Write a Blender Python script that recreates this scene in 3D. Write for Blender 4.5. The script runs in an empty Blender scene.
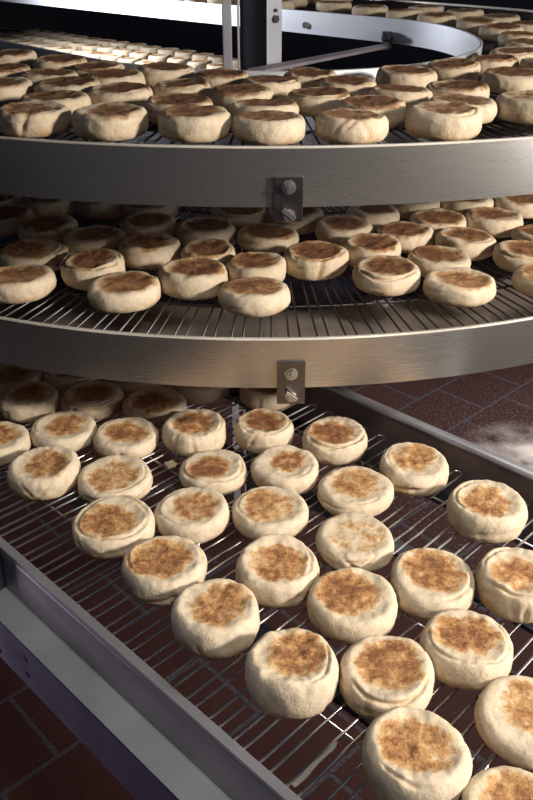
import bpy, bmesh, math, random
import numpy as np
from mathutils import Vector, Matrix, noise

# ------------------------------------------------------------------ basics
scn = bpy.context.scene
COL = scn.collection
PI = math.pi
CAM_H = 1.45                    # camera height above the floor (m)
F = 805.0                     # focal length in pixels of a 533 x 800 frame
PITCH = math.atan(450.0 / F)   # downward tilt
CP, SP = math.cos(PITCH), math.sin(PITCH)

def ray(x, y):
    u = (x - 266.5) / F; v = (y - 400) / F
    return np.array([u, CP - v * SP, -SP - v * CP])

def at_depth(x, y, d):
    r = ray(x, y); q = r * (d / -r[2]); return q[0], q[1]

# ------------------------------------------------------------------ materials
def new_mat(name):
    m = bpy.data.materials.new(name); m.use_nodes = True
    nt = m.node_tree
    b = nt.nodes['Principled BSDF']
    return m, nt, b

def N(nt, kind, **kw):
    n = nt.nodes.new(kind)
    for k, v in kw.items():
        if k.startswith('i_'):
            n.inputs[k[2:].replace('_', ' ')].default_value = v
        else:
            setattr(n, k, v)
    return n

def ramp(nt, pts):
    r = nt.nodes.new('ShaderNodeValToRGB')
    e = r.color_ramp.elements
    while len(e) < len(pts): e.new(0.5)
    for i, (p, c) in enumerate(pts):
        e[i].position = p; e[i].color = (*c, 1) if len(c) == 3 else c
    return r

def mixc(nt, fac, a, b, mode='MIX'):
    m = nt.nodes.new('ShaderNodeMix'); m.data_type = 'RGBA'; m.blend_type = mode
    for sock, val in ((m.inputs['Factor'], fac), (m.inputs['A'], a), (m.inputs['B'], b)):
        if hasattr(val, 'is_linked') or isinstance(val, bpy.types.NodeSocket):
            nt.links.new(val, sock)
        elif isinstance(val, (int, float)):
            sock.default_value = val
        else:
            sock.default_value = (*val, 1)
    return m.outputs['Result']

def math_n(nt, op, a, b=None, clamp=False):
    m = nt.nodes.new('ShaderNodeMath'); m.operation = op; m.use_clamp = clamp
    for i, v in enumerate((a, b)):
        if v is None: continue
        if isinstance(v, bpy.types.NodeSocket): nt.links.new(v, m.inputs[i])
        else: m.inputs[i].default_value = v
    return m.outputs[0]

def map_range(nt, v, a, b, c=0.0, d=1.0):
    m = nt.nodes.new('ShaderNodeMapRange'); m.clamp = True
    nt.links.new(v, m.inputs['Value'])
    for k, x in zip(('From Min', 'From Max', 'To Min', 'To Max'), (a, b, c, d)):
        m.inputs[k].default_value = x
    return m.outputs['Result']

def metal(name, col, rough=0.35, streak=(1, 1, 1), metallic=1.0, grime=0.25, bump=0.05, spots=0.0, rvar=.09):
    m, nt, b = new_mat(name)
    tc = N(nt, 'ShaderNodeTexCoord')
    mp = N(nt, 'ShaderNodeMapping'); mp.inputs['Scale'].default_value = streak
    nt.links.new(tc.outputs['Object'], mp.inputs['Vector'])
    n1 = N(nt, 'ShaderNodeTexNoise'); n1.inputs['Scale'].default_value = 14; n1.inputs['Detail'].default_value = 8
    nt.links.new(mp.outputs['Vector'], n1.inputs['Vector'])
    n2 = N(nt, 'ShaderNodeTexNoise'); n2.inputs['Scale'].default_value = 9; n2.inputs['Detail'].default_value = 5
    nt.links.new(tc.outputs['Object'], n2.inputs['Vector'])
    n3 = N(nt, 'ShaderNodeTexNoise'); n3.inputs['Scale'].default_value = 420; n3.inputs['Detail'].default_value = 3
    nt.links.new(tc.outputs['Object'], n3.inputs['Vector'])
    dk = tuple(c * (1 - grime) for c in col)
    f = map_range(nt, n2.outputs['Fac'], .35, .7)
    c = mixc(nt, f, col, dk)
    if spots:
        sp = map_range(nt, n3.outputs['Fac'], .6, .75, 0, spots)
        c = mixc(nt, sp, c, (.55, .5, .42))
    nt.links.new(c, b.inputs['Base Color'])
    b.inputs['Metallic'].default_value = metallic
    r = map_range(nt, n1.outputs['Fac'], .3, .7, rough - rvar, rough + rvar)
    nt.links.new(r, b.inputs['Roughness'])
    bp = N(nt, 'ShaderNodeBump'); bp.inputs['Strength'].default_value = bump; bp.inputs['Distance'].default_value = .002
    nt.links.new(n1.outputs['Fac'], bp.inputs['Height']); nt.links.new(bp.outputs['Normal'], b.inputs['Normal'])
    return m

M = {}
M['rail'] = metal('brushed_steel_rail', (.64, .60, .56), .28, (1.5, 1.5, 70), grime=.05, bump=.0008, metallic=.94, rvar=.012)
M['band'] = metal('bright_steel_band', (.74, .76, .82), .5, (1.5, 1.5, 90), grime=.05, metallic=.6, bump=.01)
M['rod'] = metal('steel_wire', (.78, .76, .74), .26, grime=.35)
M['edge'] = metal('floury_rail_edge', (.62, .58, .52), .55, grime=.35, metallic=.2)
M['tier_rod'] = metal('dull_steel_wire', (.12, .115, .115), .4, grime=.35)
M['lip'] = metal('polished_edge', (.27, .27, .295), .42, grime=.15, metallic=.5)
M['ledge'] = metal('galvanised_ledge', (.48, .495, .52), .5, grime=.25, spots=.3, metallic=.25)
M['side'] = metal('side_rail_steel', (.42, .38, .41), .45, (1, 1, 8), grime=.2, metallic=.6)
M['dark'] = metal('dark_steel', (.10, .10, .125), .45, grime=.3, metallic=.8)
M['channel'] = metal('dark_channel_steel', (.30, .26, .36), .45, grime=.3, metallic=.4)
M['right'] = metal('brown_grey_rail', (.17, .13, .125), .45, grime=.2, metallic=.4)
M['column'] = metal('column_steel', (.55, .56, .62), .45, grime=.15, metallic=.6)
M['plate'] = metal('zinc_plate', (.24, .22, .215), .38, grime=.35)
M['bolt'] = metal('zinc_bolt', (.62, .59, .55), .28, grime=.2, metallic=.9)
M['tray'] = metal('tan_tray_steel', (.55, .48, .42), .45, grime=.15, metallic=.7)
M['sheet'] = metal('purple_grey_sheet', (.25, .22, .30), .25, grime=.4, bump=.3)

def muffin_material():
    m, nt, b = new_mat('baked_muffin_dough')
    tc = N(nt, 'ShaderNodeTexCoord')
    at = N(nt, 'ShaderNodeVertexColor'); at.layer_name = 'bake_shade'
    sep = N(nt, 'ShaderNodeSeparateColor'); nt.links.new(at.outputs['Color'], sep.inputs['Color'])
    toast, tan, rnd = sep.outputs[0], sep.outputs[1], sep.outputs[2]
    off = N(nt, 'ShaderNodeCombineXYZ')
    nt.links.new(math_n(nt, 'MULTIPLY', rnd, 7.0), off.inputs[0]); nt.links.new(math_n(nt, 'MULTIPLY', rnd, 3.0), off.inputs[1])
    ad = N(nt, 'ShaderNodeVectorMath'); ad.operation = 'ADD'
    nt.links.new(tc.outputs['Object'], ad.inputs[0]); nt.links.new(off.outputs[0], ad.inputs[1])
    V = ad.outputs[0]
    def noi(scale, det=4, rough=.55):
        n = N(nt, 'ShaderNodeTexNoise'); n.inputs['Scale'].default_value = scale
        n.inputs['Detail'].default_value = det; n.inputs['Roughness'].default_value = rough
        nt.links.new(V, n.inputs['Vector']); return n.outputs['Fac']
    big, mid, fine, grain = noi(38, 3), noi(110, 5, .65), noi(330, 4, .65), noi(900, 2)
    # dough colour
    base = mixc(nt, map_range(nt, mid, .35, .7), (.63, .53, .395), (.54, .43, .30))
    base = mixc(nt, map_range(nt, fine, .52, .72, 0, .5), base, (.76, .69, .575))       # flour dust
    tanm = math_n(nt, 'MULTIPLY', tan, map_range(nt, mid, .3, .6, .25, 1.0))
    base = mixc(nt, tanm, base, (.47, .28, .12))
    # toasted top
    nz = math_n(nt, 'MULTIPLY', math_n(nt, 'SUBTRACT', mid, .5), 1.9)
    nz = math_n(nt, 'ADD', nz, math_n(nt, 'MULTIPLY', math_n(nt, 'SUBTRACT', big, .5), 1.3))
    nz = math_n(nt, 'ADD', nz, math_n(nt, 'MULTIPLY', math_n(nt, 'SUBTRACT', fine, .5), .9))
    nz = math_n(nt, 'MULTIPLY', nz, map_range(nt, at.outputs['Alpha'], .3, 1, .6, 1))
    e = math_n(nt, 'ADD', toast, nz)
    e = math_n(nt, 'MULTIPLY', e, map_range(nt, toast, .02, .3))
    rp = ramp(nt, [(0.0, (.66, .55, .40)), (.25, (.60, .43, .25)), (.5, (.49, .285, .125)), (.8, (.33, .155, .058)), (1.0, (.20, .08, .032))])
    nt.links.new(e, rp.inputs[0])
    rp2 = ramp(nt, [(0.0, (.55, .44, .32)), (.3, (.40, .27, .17)), (.6, (.22, .125, .075)), (1.0, (.11, .058, .035))])  # deeper browns for upper tiers: dim light on their tops put into colour
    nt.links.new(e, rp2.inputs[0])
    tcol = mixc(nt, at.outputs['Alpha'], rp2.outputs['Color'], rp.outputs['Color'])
    tm = map_range(nt, math_n(nt, 'MULTIPLY', e, map_range(nt, at.outputs['Alpha'], .3, 1, .62, 1)), .0, .38)
    c = mixc(nt, tm, base, tcol)
    dust = map_range(nt, grain, .56, .72, 0, .42)
    c = mixc(nt, math_n(nt, 'MULTIPLY', dust, map_range(nt, mid, .3, .6)), c, (.82, .70, .52))
    nt.links.new(c, b.inputs['Base Color'])
    b.inputs['Roughness'].default_value = .8
    b.inputs['Specular IOR Level'].default_value = .2
    h = math_n(nt, 'ADD', math_n(nt, 'MULTIPLY', mid, 1.0), math_n(nt, 'MULTIPLY', fine, .45))
    h = math_n(nt, 'ADD', h, math_n(nt, 'MULTIPLY', grain, .18))
    bp = N(nt, 'ShaderNodeBump'); bp.inputs['Strength'].default_value = .5; bp.inputs['Distance'].default_value = .0025
    nt.links.new(h, bp.inputs['Height']); nt.links.new(bp.outputs['Normal'], b.inputs['Normal'])
    return m
M['muffin'] = muffin_material()

def floor_material():
    m, nt, b = new_mat('quarry_tile')
    tc = N(nt, 'ShaderNodeTexCoord')
    mp = N(nt, 'ShaderNodeMapping'); nt.links.new(tc.outputs['Object'], mp.inputs['Vector'])
    # tile rows lie 0.206 m apart, turned with the conveyor
    th = math.radians(133.5)
    mp.inputs['Rotation'].default_value = (0, 0, -(th - PI / 2))
    mp.inputs['Location'].default_value = (.185, -1.086 + 0.206 * 40, 0)
    br = N(nt, 'ShaderNodeTexBrick'); br.offset = .5; br.squash = 1
    nt.links.new(mp.outputs['Vector'], br.inputs['Vector'])
    br.inputs['Scale'].default_value = 1
    br.inputs['Brick Width'].default_value = .25; br.inputs['Row Height'].default_value = .206
    br.inputs['Mortar Size'].default_value = .0055; br.inputs['Mortar Smooth'].default_value = .2
    br.inputs['Color1'].default_value = (.036, .0125, .0105, 1); br.inputs['Color2'].default_value = (.027, .010, .009, 1)
    br.inputs['Mortar'].default_value = (.045, .05, .065, 1)
    n = N(nt, 'ShaderNodeTexNoise'); n.inputs['Scale'].default_value = 130; n.inputs['Detail'].default_value = 6
    nt.links.new(tc.outputs['Object'], n.inputs['Vector'])
    n2 = N(nt, 'ShaderNodeTexNoise'); n2.inputs['Scale'].default_value = 7; n2.inputs['Detail'].default_value = 6
    nt.links.new(tc.outputs['Object'], n2.inputs['Vector'])
    c = mixc(nt, map_range(nt, n.outputs['Fac'], .35, .7), br.outputs['Color'], (.03, .011, .010))
    # flour dust where the muffins drop it, to the right of the conveyor
    v = N(nt, 'ShaderNodeVectorMath'); v.operation = 'DISTANCE'; nt.links.new(tc.outputs['Object'], v.inputs[0])
    v.inputs[1].default_value = (.87, 2.19, 0)
    d = map_range(nt, v.outputs['Value'], .02, .26, 1, 0)
    d2 = map_range(nt, v.outputs['Value'], .1, .9, .35, 0)
    sp = map_range(nt, n.outputs['Fac'], .56, .72)
    dm = math_n(nt, 'MULTIPLY', d, map_range(nt, n2.outputs['Fac'], .32, .6), True)
    c = mixc(nt, math_n(nt, 'MULTIPLY', dm, .85), c, (.62, .57, .52))
    c = mixc(nt, math_n(nt, 'MULTIPLY', d2, sp), c, (.5, .45, .4))
    fl = N(nt, 'ShaderNodeTexNoise'); fl.inputs['Scale'].default_value = 260; nt.links.new(tc.outputs['Object'], fl.inputs['Vector'])
    c = mixc(nt, map_range(nt, fl.outputs['Fac'], .70, .74, 0, .5), c, (.4, .3, .25))
    nt.links.new(c, b.inputs['Base Color'])
    b.inputs['Roughness'].default_value = .8
    b.inputs['Specular IOR Level'].default_value = .12
    bp = N(nt, 'ShaderNodeBump'); bp.inputs['Strength'].default_value = .3; bp.inputs['Distance'].default_value = .003
    h = math_n(nt, 'ADD', math_n(nt, 'MULTIPLY', n.outputs['Fac'], .5), math_n(nt, 'MULTIPLY', br.outputs['Fac'], -1.0))
    nt.links.new(h, bp.inputs['Height']); nt.links.new(bp.outputs['Normal'], b.inputs['Normal'])
    return m
M['floor'] = floor_material()

def wall_material():
    m, nt, b = new_mat('dark_painted_wall')
    tc = N(nt, 'ShaderNodeTexCoord')
    n = N(nt, 'ShaderNodeTexNoise'); n.inputs['Scale'].default_value = 3; nt.links.new(tc.outputs['Object'], n.inputs['Vector'])
    c = mixc(nt, n.outputs['Fac'], (.030, .030, .042), (.05, .05, .07))
    nt.links.new(c, b.inputs['Base Color']); b.inputs['Roughness'].default_value = .7
    return m
M['wall'] = wall_material()

# ------------------------------------------------------------------ object helpers
def link_mesh(name, bm, mat, parent=None, smooth=False, kind=None):
    me = bpy.data.meshes.new(name)
    bmesh.ops.recalc_face_normals(bm, faces=bm.faces)
    bm.to_mesh(me); bm.free()
    me.materials.append(mat)
    if smooth:
        for p in me.polygons: p.use_smooth = True
    o = bpy.data.objects.new(name, me); COL.objects.link(o)
    if parent: o.parent = parent
    if kind: o['kind'] = kind
    return o

def soften(o):
    me = o.data
    for p in me.polygons: p.use_smooth = True
    me.set_sharp_from_angle(angle=math.radians(28))
    return o

def empty(name, label, cat, loc, group=None):
    o = bpy.data.objects.new(name, None); COL.objects.link(o)
    o.location = loc; o['label'] = label; o['category'] = cat; o.empty_display_size = .05
    if group: o['group'] = group
    return o

def tag(o, label, cat, group=None):
    o['label'] = label; o['category'] = cat
    if group: o['group'] = group

def box(bm, c, ex, ey, ez, hx, hy, hz, bev=0.0):
    """box centred c with half sizes along unit axes ex ey ez"""
    c, ex, ey, ez = (Vector(v) for v in (c, ex, ey, ez))
    vs = [bm.verts.new(c + ex * hx * i + ey * hy * j + ez * hz * k) for i in (-1, 1) for j in (-1, 1) for k in (-1, 1)]
    fs = [(0, 1, 3, 2), (4, 6, 7, 5), (0, 4, 5, 1), (2, 3, 7, 6), (0, 2, 6, 4), (1, 5, 7, 3)]
    fa = [bm.faces.new([vs[i] for i in f]) for f in fs]
    if bev:
        es = list({e for f in fa for e in f.edges})
        bmesh.ops.bevel(bm, geom=es, offset=bev, segments=2, affect='EDGES', profile=.6)

def tube(bm, pts, r, seg=6, closed=False, caps=True):
    pts = [Vector(p) for p in pts]
    rings = []
    n = len(pts)
    up = Vector((0, 0, 1))
    for i, p in enumerate(pts):
        a = pts[(i - 1) % n] if (i > 0 or closed) else p
        b = pts[(i + 1) % n] if (i < n - 1 or closed) else p
        t = (b - a).normalized()
        s = t.cross(up)
        if s.length < 1e-4: s = t.cross(Vector((1, 0, 0)))
        s.normalize(); w = s.cross(t)
        rings.append([bm.verts.new(p + (s * math.cos(2 * PI * k / seg) + w * math.sin(2 * PI * k / seg)) * r) for k in range(seg)])
    m = n if closed else n - 1
    for i in range(m):
        A, B = rings[i], rings[(i + 1) % n]
        for k in range(seg):
            bm.faces.new((A[k], A[(k + 1) % seg], B[(k + 1) % seg], B[k]))
    if caps and not closed:
        bm.faces.new(rings[0][::-1]); bm.faces.new(rings[-1])

def prism(bm, c, axis, side, r, h, n=6, ang=0.0):
    """n-sided prism around axis starting at c"""
    c, ax, sd = Vector(c), Vector(axis).normalized(), Vector(side).normalized()
    tt = ax.cross(sd)
    A = [bm.verts.new(c + (sd * math.cos(ang + 2 * PI * k / n) + tt * math.sin(ang + 2 * PI * k / n)) * r) for k in range(n)]
    B = [bm.verts.new(v.co + ax * h) for v in A]
    for k in range(n): bm.faces.new((A[k], A[(k + 1) % n], B[(k + 1) % n], B[k]))
    bm.faces.new(A[::-1]); bm.faces.new(B)

# ------------------------------------------------------------------ the oval spiral
C2 = np.array([0.0, 1.86]); AX = math.radians(132)
a2 = np.array([math.cos(AX), math.sin(AX)]); n1 = np.array([-a2[1], a2[0]]); n2 = -n1
LS = 2.8
RIN = {'top': .44, 'middle': .36}
RON = {'top': .93, 'middle': .95}
PH0 = AX - PI                       # cap starts at phi = -48 deg
UMIN, UMAX = -LS, 2 * PI + LS

def path(u, r):
    if u < 0: return C2 + n1 * r + a2 * (-u)
    if u <= PI:
        ph = PH0 + u; return C2 + r * np.array([math.sin(ph), -math.cos(ph)])
    if u <= PI + LS: return C2 + n2 * r + a2 * (u - PI)
    ph = PH0 + (u - LS); return C2 + a2 * LS + r * np.array([math.sin(ph), -math.cos(ph)])

def inv_path(q):
    rel = np.array(q) - C2; al = rel @ a2
    if al < 0:
        ph = math.atan2(rel[0], -rel[1]); u = ph - PH0
        return u, float(np.hypot(*rel))
    if rel @ n2 > 0: return PI + al, float(rel @ n2)
    return -al, float(rel @ n1)

def hermite(keys):
    xs = np.array([k[0] for k in keys]); ys = np.array([k[1] for k in keys])
    d = np.gradient(ys, xs)
    def f(u):
        u = min(max(u, xs[0]), xs[-1]); i = min(np.searchsorted(xs, u, 'right') - 1, len(xs) - 2)
        h = xs[i + 1] - xs[i]; t = (u - xs[i]) / h
        return float((2*t**3-3*t**2+1)*ys[i] + (t**3-2*t**2+t)*h*d[i] + (-2*t**3+3*t**2)*ys[i+1] + (t**3-t**2)*h*d[i+1])
    return f
rim_in_0 = hermite([(-2.8, .143), (-1, .155), (-.33, .163), (-.05, .167), (.33, .171), (.81, .174), (1.38, .1735), (1.62, .171), (2.1, .165),
                    (2.5, .158), (2.84, .151), (PI, .147), (PI+.42, .143), (PI+.7, .1415), (PI+1.2, .138), (PI+2.3, .131), (PI+2.8, .130),
                    (2*PI+2.0, .137), (2*PI+2.8, .143)])
rim_out_0 = hermite([(-2.8, .16), (-1, .183), (-.2, .194), (.5, .1955), (1.0, .195), (1.5, .195), (2.0, .187), (2.6, .163), (PI, .1435),
                     (PI+.25, .139), (PI+1.2, .136), (PI+2.8, .131), (2*PI+2.0, .145), (2*PI+2.8, .16)])
TIERS = {'top': 0.0, 'middle': .2287}
def drop(t, u):      # the middle tier lies a little lower along its far run
    if t == 'top' or u < PI - .6: return TIERS[t]
    k = min((u - PI + .6) / 1.2, 1, max(0, (2 * PI + 2.8 - u) / 2)); return TIERS[t] + .010 * k * k * (3 - 2 * k)
def rim_in(t, u): return rim_in_0(u) + drop(t, u)
def rim_out(t, u): return rim_out_0(u) + drop(t, u)
lift = lambda u: .016
def belt_d(t, u, r):
    k = min(max((r - RIN[t]) / (RON[t] - RIN[t]), 0), 1)
    return (rim_in(t, u) + lift(u)) * (1 - k) + (rim_out(t, u) + .002) * k

US = ([-LS + LS * i / 30 for i in range(30)] + [PI * i / 110 for i in range(110)] + [PI + LS * i / 40 for i in range(40)]
      + [PI + LS + PI * i / 50 for i in range(50)])

def sweep(bm, prof, dfun):
    """closed sweep of profile [(r, drop)] round the oval; drop is measured down from dfun(u)"""
    rings = []
    for u in US:
        d = dfun(u)
        row = []
        for r, dz in prof:
            q = path(u, r); row.append(bm.verts.new((q[0], q[1], CAM_H - d - dz)))
        rings.append(row)
    n, m = len(rings), len(prof)
    for i in range(n):
        A, B = rings[i], rings[(i + 1) % n]
        for k in range(m):
            bm.faces.new((A[k], A[(k + 1) % m], B[(k + 1) % m], B[k]))

spiral = empty('spiral_conveyor', 'tall steel oval spiral cooling conveyor with two tiers of wire belt above the lower belt', 'conveyor', (0, 2.0, 0))
def P(o):        # parent to the spiral, keep coordinates in world
    o.parent = spiral; o.matrix_parent_inverse = Matrix.Translation((0, -2.0, 0)); return o

H_OUT, H_IN = .067, .055
for t in ('top', 'middle'):
    RO = RON[t]
    bm = bmesh.new()
    sweep(bm, [(RO - .005, 0), (RO - .0035, -.0012), (RO - .001, -.0012), (RO, 0), (RO, H_OUT), (RO - .005, H_OUT)], lambda u: rim_out(t, u))
    o = P(soften(link_mesh('outer_rail', bm, M['rail']))); o['label'] = 'curved outer steel rail of the %s tier' % t
    rail = o
    bm = bmesh.new()
    sweep(bm, [(RO - .0058, -.0006), (RO - .0045, -.0020), (RO - .0006, -.0020), (RO + .0006, -.0006), (RO + .0006, .0002), (RO - .0058, .0002)], lambda u: rim_out(t, u))
    o = link_mesh('rail_edge', bm, M['edge']); o['label'] = 'pale flour-dusted top edge'; o.parent = rail; o.matrix_parent_inverse = Matrix.Identity(4)
    bm = bmesh.new()
    ri = RIN[t]
    sweep(bm, [(ri, 0), (ri + .0015, -.0012), (ri + .004, -.0012), (ri + .006, 0), (ri + .006, H_IN), (ri, H_IN)], lambda u: rim_in(t, u))
    o = P(soften(link_mesh('inner_rail', bm, M['band']))); o['label'] = 'pale curved inner steel band of the %s tier' % t
    # shallow tray under the belt near the outer rail, and a darker sheet inside it
    bm = bmesh.new()
    sweep(bm, [(RO - .25, H_OUT - .006), (RO - .006, H_OUT - .006), (RO - .006, H_OUT - .003), (RO - .25, H_OUT - .003)], lambda u: rim_out(t, u))
    P(soften(link_mesh('drip_tray', bm, M['tray'])))
    bm = bmesh.new()
    sweep(bm, [(RO - .36, H_OUT - .012), (RO - .245, H_OUT - .012), (RO - .245, H_OUT - .007), (RO - .36, H_OUT - .007)], lambda u: rim_out(t, u))
    P(soften(link_mesh('dark_sheet', bm, M['sheet'])))
    # wire belt: long ring wires and radial hairpin rods
    bm = bmesh.new()
    for r in (ri + .05, ri + .22, RO - .12):
        tube(bm, [(*path(u, r), CAM_H - belt_d(t, u, r) - .0048) for u in US], .0018, 5, closed=True)
    belt = P(link_mesh('wire_belt', bm, M['tier_rod'], smooth=True))
    def hairpin(bm, u, du):
        pts = []
        r0, r1 = RIN[t] + .012, RON[t] - .007
        for r in np.linspace(r1, r0, 5): pts.append((u - du / 2, r))
        for r in np.linspace(r0, r1, 5): pts.append((u + du / 2, r))
        tube(bm, [(*path(uu, r), CAM_H - belt_d(t, uu, r) - .0015) for uu, r in pts], .0015, 5)
    hp = []
    k = 0
    uu = UMIN + .01
    while uu < UMAX - .01:
        straight = (uu < 0) or (PI < uu < PI + LS)
        st = .036 if straight else .0390
        hp.append((uu, .0145 if straight else .0156)); uu += st
    ctr = .85
    near = sorted(hp, key=lambda h: abs(h[0] - ctr))
    bmr = bmesh.new()
    for i, (u, du) in enumerate(near):
        if i < 64:
            bm = bmesh.new(); hairpin(bm, u, du)
            o = link_mesh('rod', bm, M['tier_rod'], smooth=True); o.parent = belt
        else:
            hairpin(bmr, u, du)
    o = link_mesh('rods', bmr, M['tier_rod'], smooth=True, kind='stuff'); o.parent = belt

# splice plates on the front of the two outer rails
def splice_plate(x0, x1, d0, d1, RO):
    xm = (x0 + x1) / 2; ph = math.atan2(xm, math.sqrt(RO**2 - xm**2))
    nrm = Vector((math.sin(ph), -math.cos(ph), 0)); tan = Vector((math.cos(ph), math.sin(ph), 0))
    c = Vector((C2[0], C2[1], 0)) + nrm * (RO + .003)
    zm = CAM_H - (d0 + d1) / 2
    bm = bmesh.new()
    box(bm, (c.x, c.y, zm), tan, nrm, (0, 0, 1), (x1 - x0) / 2, .0022, (d1 - d0) / 2, .0006)
    pl = P(link_mesh('splice_plate', bm, M['plate']))
    for dz, kind in ((.0145, 'bolt'), (-.018, 'nut')):
        bm = bmesh.new()
        p = c + nrm * .002 + Vector((0, 0, zm + dz))
        if kind == 'bolt':
            prism(bm, p, nrm, tan, .0085, .0015, 20)
            prism(bm, p + nrm * .0015, nrm, tan, .0066, .005, 6, .3)
            prism(bm, p + nrm * .0065, nrm, tan, .003, .004, 12)
        else:
            prism(bm, p, nrm, tan, .0075, .0015, 20)
            prism(bm, p + nrm * .0015, nrm, tan, .0058, .005, 6)
            d = (tan * .8 + Vector((0, 0, -.6))).normalized()
            box(bm, p + nrm * .006 + Vector((0, 0, .003)), d, d.cross(nrm), nrm, .009, .0028, .0025, .0008)
        b = link_mesh(kind, bm, M['bolt'])
        b.parent = pl; b.matrix_parent_inverse = Matrix.Identity(4)
    return pl
splice_plate(.0087, .0422, .226, .278, RON['top'])
splice_plate(.0134, .0490, .453, .512, RON['middle'])

# column and channel post in the hole of the oval
def post_box(bm, cx, cy, w1, w2, z0, z1, bev=.002):
    box(bm, (cx, cy, (z0 + z1) / 2), (a2[0], a2[1], 0), (n2[0], n2[1], 0), (0, 0, 1), w1 / 2, w2 / 2, (z1 - z0) / 2, bev)
bm = bmesh.new(); post_box(bm, -.0135, 1.865, .084, .042, 0, 2.35)
col = P(link_mesh('column', bm, M['dark']))  # shade of the left-hand face put into the dark steel
bm = bmesh.new()           # added pale strip: light on the narrow right-hand face put into colour
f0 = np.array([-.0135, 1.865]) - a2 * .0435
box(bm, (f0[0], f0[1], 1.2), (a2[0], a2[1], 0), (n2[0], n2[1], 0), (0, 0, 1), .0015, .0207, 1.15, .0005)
P(link_mesh('column_lit_face', bm, M['column']))
bm = bmesh.new()
pb = f0 - a2 * .0015
prism(bm, (pb[0], pb[1], CAM_H - .124), (-a2[0], -a2[1], 0), (0, 0, 1), .008, .007, 6, .4)
prism(bm, (pb[0], pb[1], CAM_H - .108), (-a2[0], -a2[1], 0), (0, 0, 1), .0035, .006, 8)
P(link_mesh('bolt', bm, M['dark']))
bm = bmesh.new()           # open channel beside it
cc = np.array([-.077, 1.86])
box(bm, (cc[0] - .006, cc[1], 1.17), (1, 0, 0), (0, 1, 0), (0, 0, 1), .0085, .002, 1.17, .0005)
box(bm, (cc[0] - .0145, cc[1] + .018, 1.17), (1, 0, 0), (0, 1, 0), (0, 0, 1), .0015, .018, 1.17, .0005)
box(bm, (cc[0] - .006, cc[1] + .036, 1.17), (1, 0, 0), (0, 1, 0), (0, 0, 1), .0085, .002, 1.17, .0005)
P(link_mesh('channel_post', bm, M['column']))
bm = bmesh.new()
box(bm, (cc[0] + .0178, cc[1], 1.17), (1, 0, 0), (0, 1, 0), (0, 0, 1), .002, .012, 1.17, .0005)
P(link_mesh('flat_post', bm, M['column']))

# brace from the near inner rim to a bracket on the far inner band
RI = RIN['top']
qA = path(.80, RI - .002); qB = C2 + n2 * (RI - .012) + a2 * .035
A = Vector((qA[0], qA[1], CAM_H - .174)); B = Vector((qB[0], qB[1], CAM_H - .208))
d = (B - A).normalized(); s = d.cross(Vector((0, 0, 1))).normalized()
bm = bmesh.new()
box(bm, (A + B) / 2, d, s, d.cross(s), (B - A).length / 2, .017, .003, .001)
P(link_mesh('brace', bm, M['side']))
nB = Vector((n2[0], n2[1], 0)); tB = Vector((a2[0], a2[1], 0))
bm = bmesh.new()
box(bm, B + nB * .004 + Vector((0, 0, .012)), tB, nB, (0, 0, 1), .012, .005, .021, .001)
br = P(link_mesh('brace_bracket', bm, M['plate']))
for dz, sx in ((.018, .002), (.022, -.013)):
    bm = bmesh.new(); prism(bm, B + nB * .001 + tB * sx + Vector((0, 0, dz)), -nB, (0, 0, 1), .0075, .008, 6)
    b = link_mesh('bolt', bm, M['dark']); b.parent = br; b.matrix_parent_inverse = Matrix.Identity(4)
qb = None
for al, dz in ((.33, .034),):
    q = C2 + n2 * RI + a2 * al
    bm = bmesh.new(); prism(bm, (q[0], q[1], CAM_H - rim_in('top', PI + al) - dz), (-n2[0], -n2[1], 0), (0, 0, 1), .008, .006, 6)
    P(link_mesh('bolt', bm, M['bolt']))
# outer legs of the spiral along its left run
for al in (.9, 2.3):
    q = C2 + n1 * (.95 + .03) + a2 * (al + .5)
    bm = bmesh.new(); post_box(bm, q[0], q[1], .05, .05, 0, 1.36)
    P(link_mesh('leg', bm, M['column']))

# ------------------------------------------------------------------ the straight lower conveyor
b2 = np.array([math.cos(math.radians(135.5)), math.sin(math.radians(135.5))]); m2 = np.array([b2[1], -b2[0]])
BB, MM = Vector((b2[0], b2[1], 0)), Vector((m2[0], m2[1], 0)); ZZ = Vector((0, 0, 1))
LD = .616
def L(al, off, d): q = b2 * al + m2 * off; return Vector((q[0], q[1], CAM_H - d))
lower = empty('discharge_conveyor', 'straight wire-rod conveyor running under the spiral to the lower right front', 'conveyor', (*L(.8, .57, CAM_H).xy, 0))
LP = Matrix.Translation(-Vector(lower.location))
def Q(o): o.parent = lower; o.matrix_parent_inverse = LP; return o
AL0, AL1 = -.3, 2.2
def run(bm, prof):
    """extrude a profile [(off, depth)] along the belt"""
    A_ = [bm.verts.new(L(AL0, o, d)) for o, d in prof]; B_ = [bm.verts.new(L(AL1, o, d)) for o, d in prof]
    n = len(prof)
    for k in range(n): bm.faces.new((A_[k], A_[(k + 1) % n], B_[(k + 1) % n], B_[k]))
    bm.faces.new(A_); bm.faces.new(B_[::-1])
bm = bmesh.new()
run(bm, [(.305, .672), (.308, .6185), (.3095, .6155), (.312, .6155), (.313, .621), (.310, .672)])
sr = Q(link_mesh('side_rail', bm, M['side'])); sr['label'] = 'dark steel side rail'
bm = bmesh.new()
run(bm, [(.3085, .6145), (.310, .6125), (.319, .6125), (.3205, .614), (.3205, .6155), (.3085, .6162)])
o = link_mesh('rail_lip', bm, M['lip']); o['label'] = 'bright worn top edge'; o.parent = sr; o.matrix_parent_inverse = Matrix.Identity(4)
bm = bmesh.new()
run(bm, [(.272, .674), (.272, .670), (.311, .670), (.311, .674)])
Q(link_mesh('ledge', bm, M['ledge']))
bm = bmesh.new()
run(bm, [(.272, .671), (.2745, .671), (.2745, .742), (.296, .742), (.296, .745), (.272, .745)])
ch = Q(link_mesh('frame_channel', bm, M['channel']))
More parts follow.
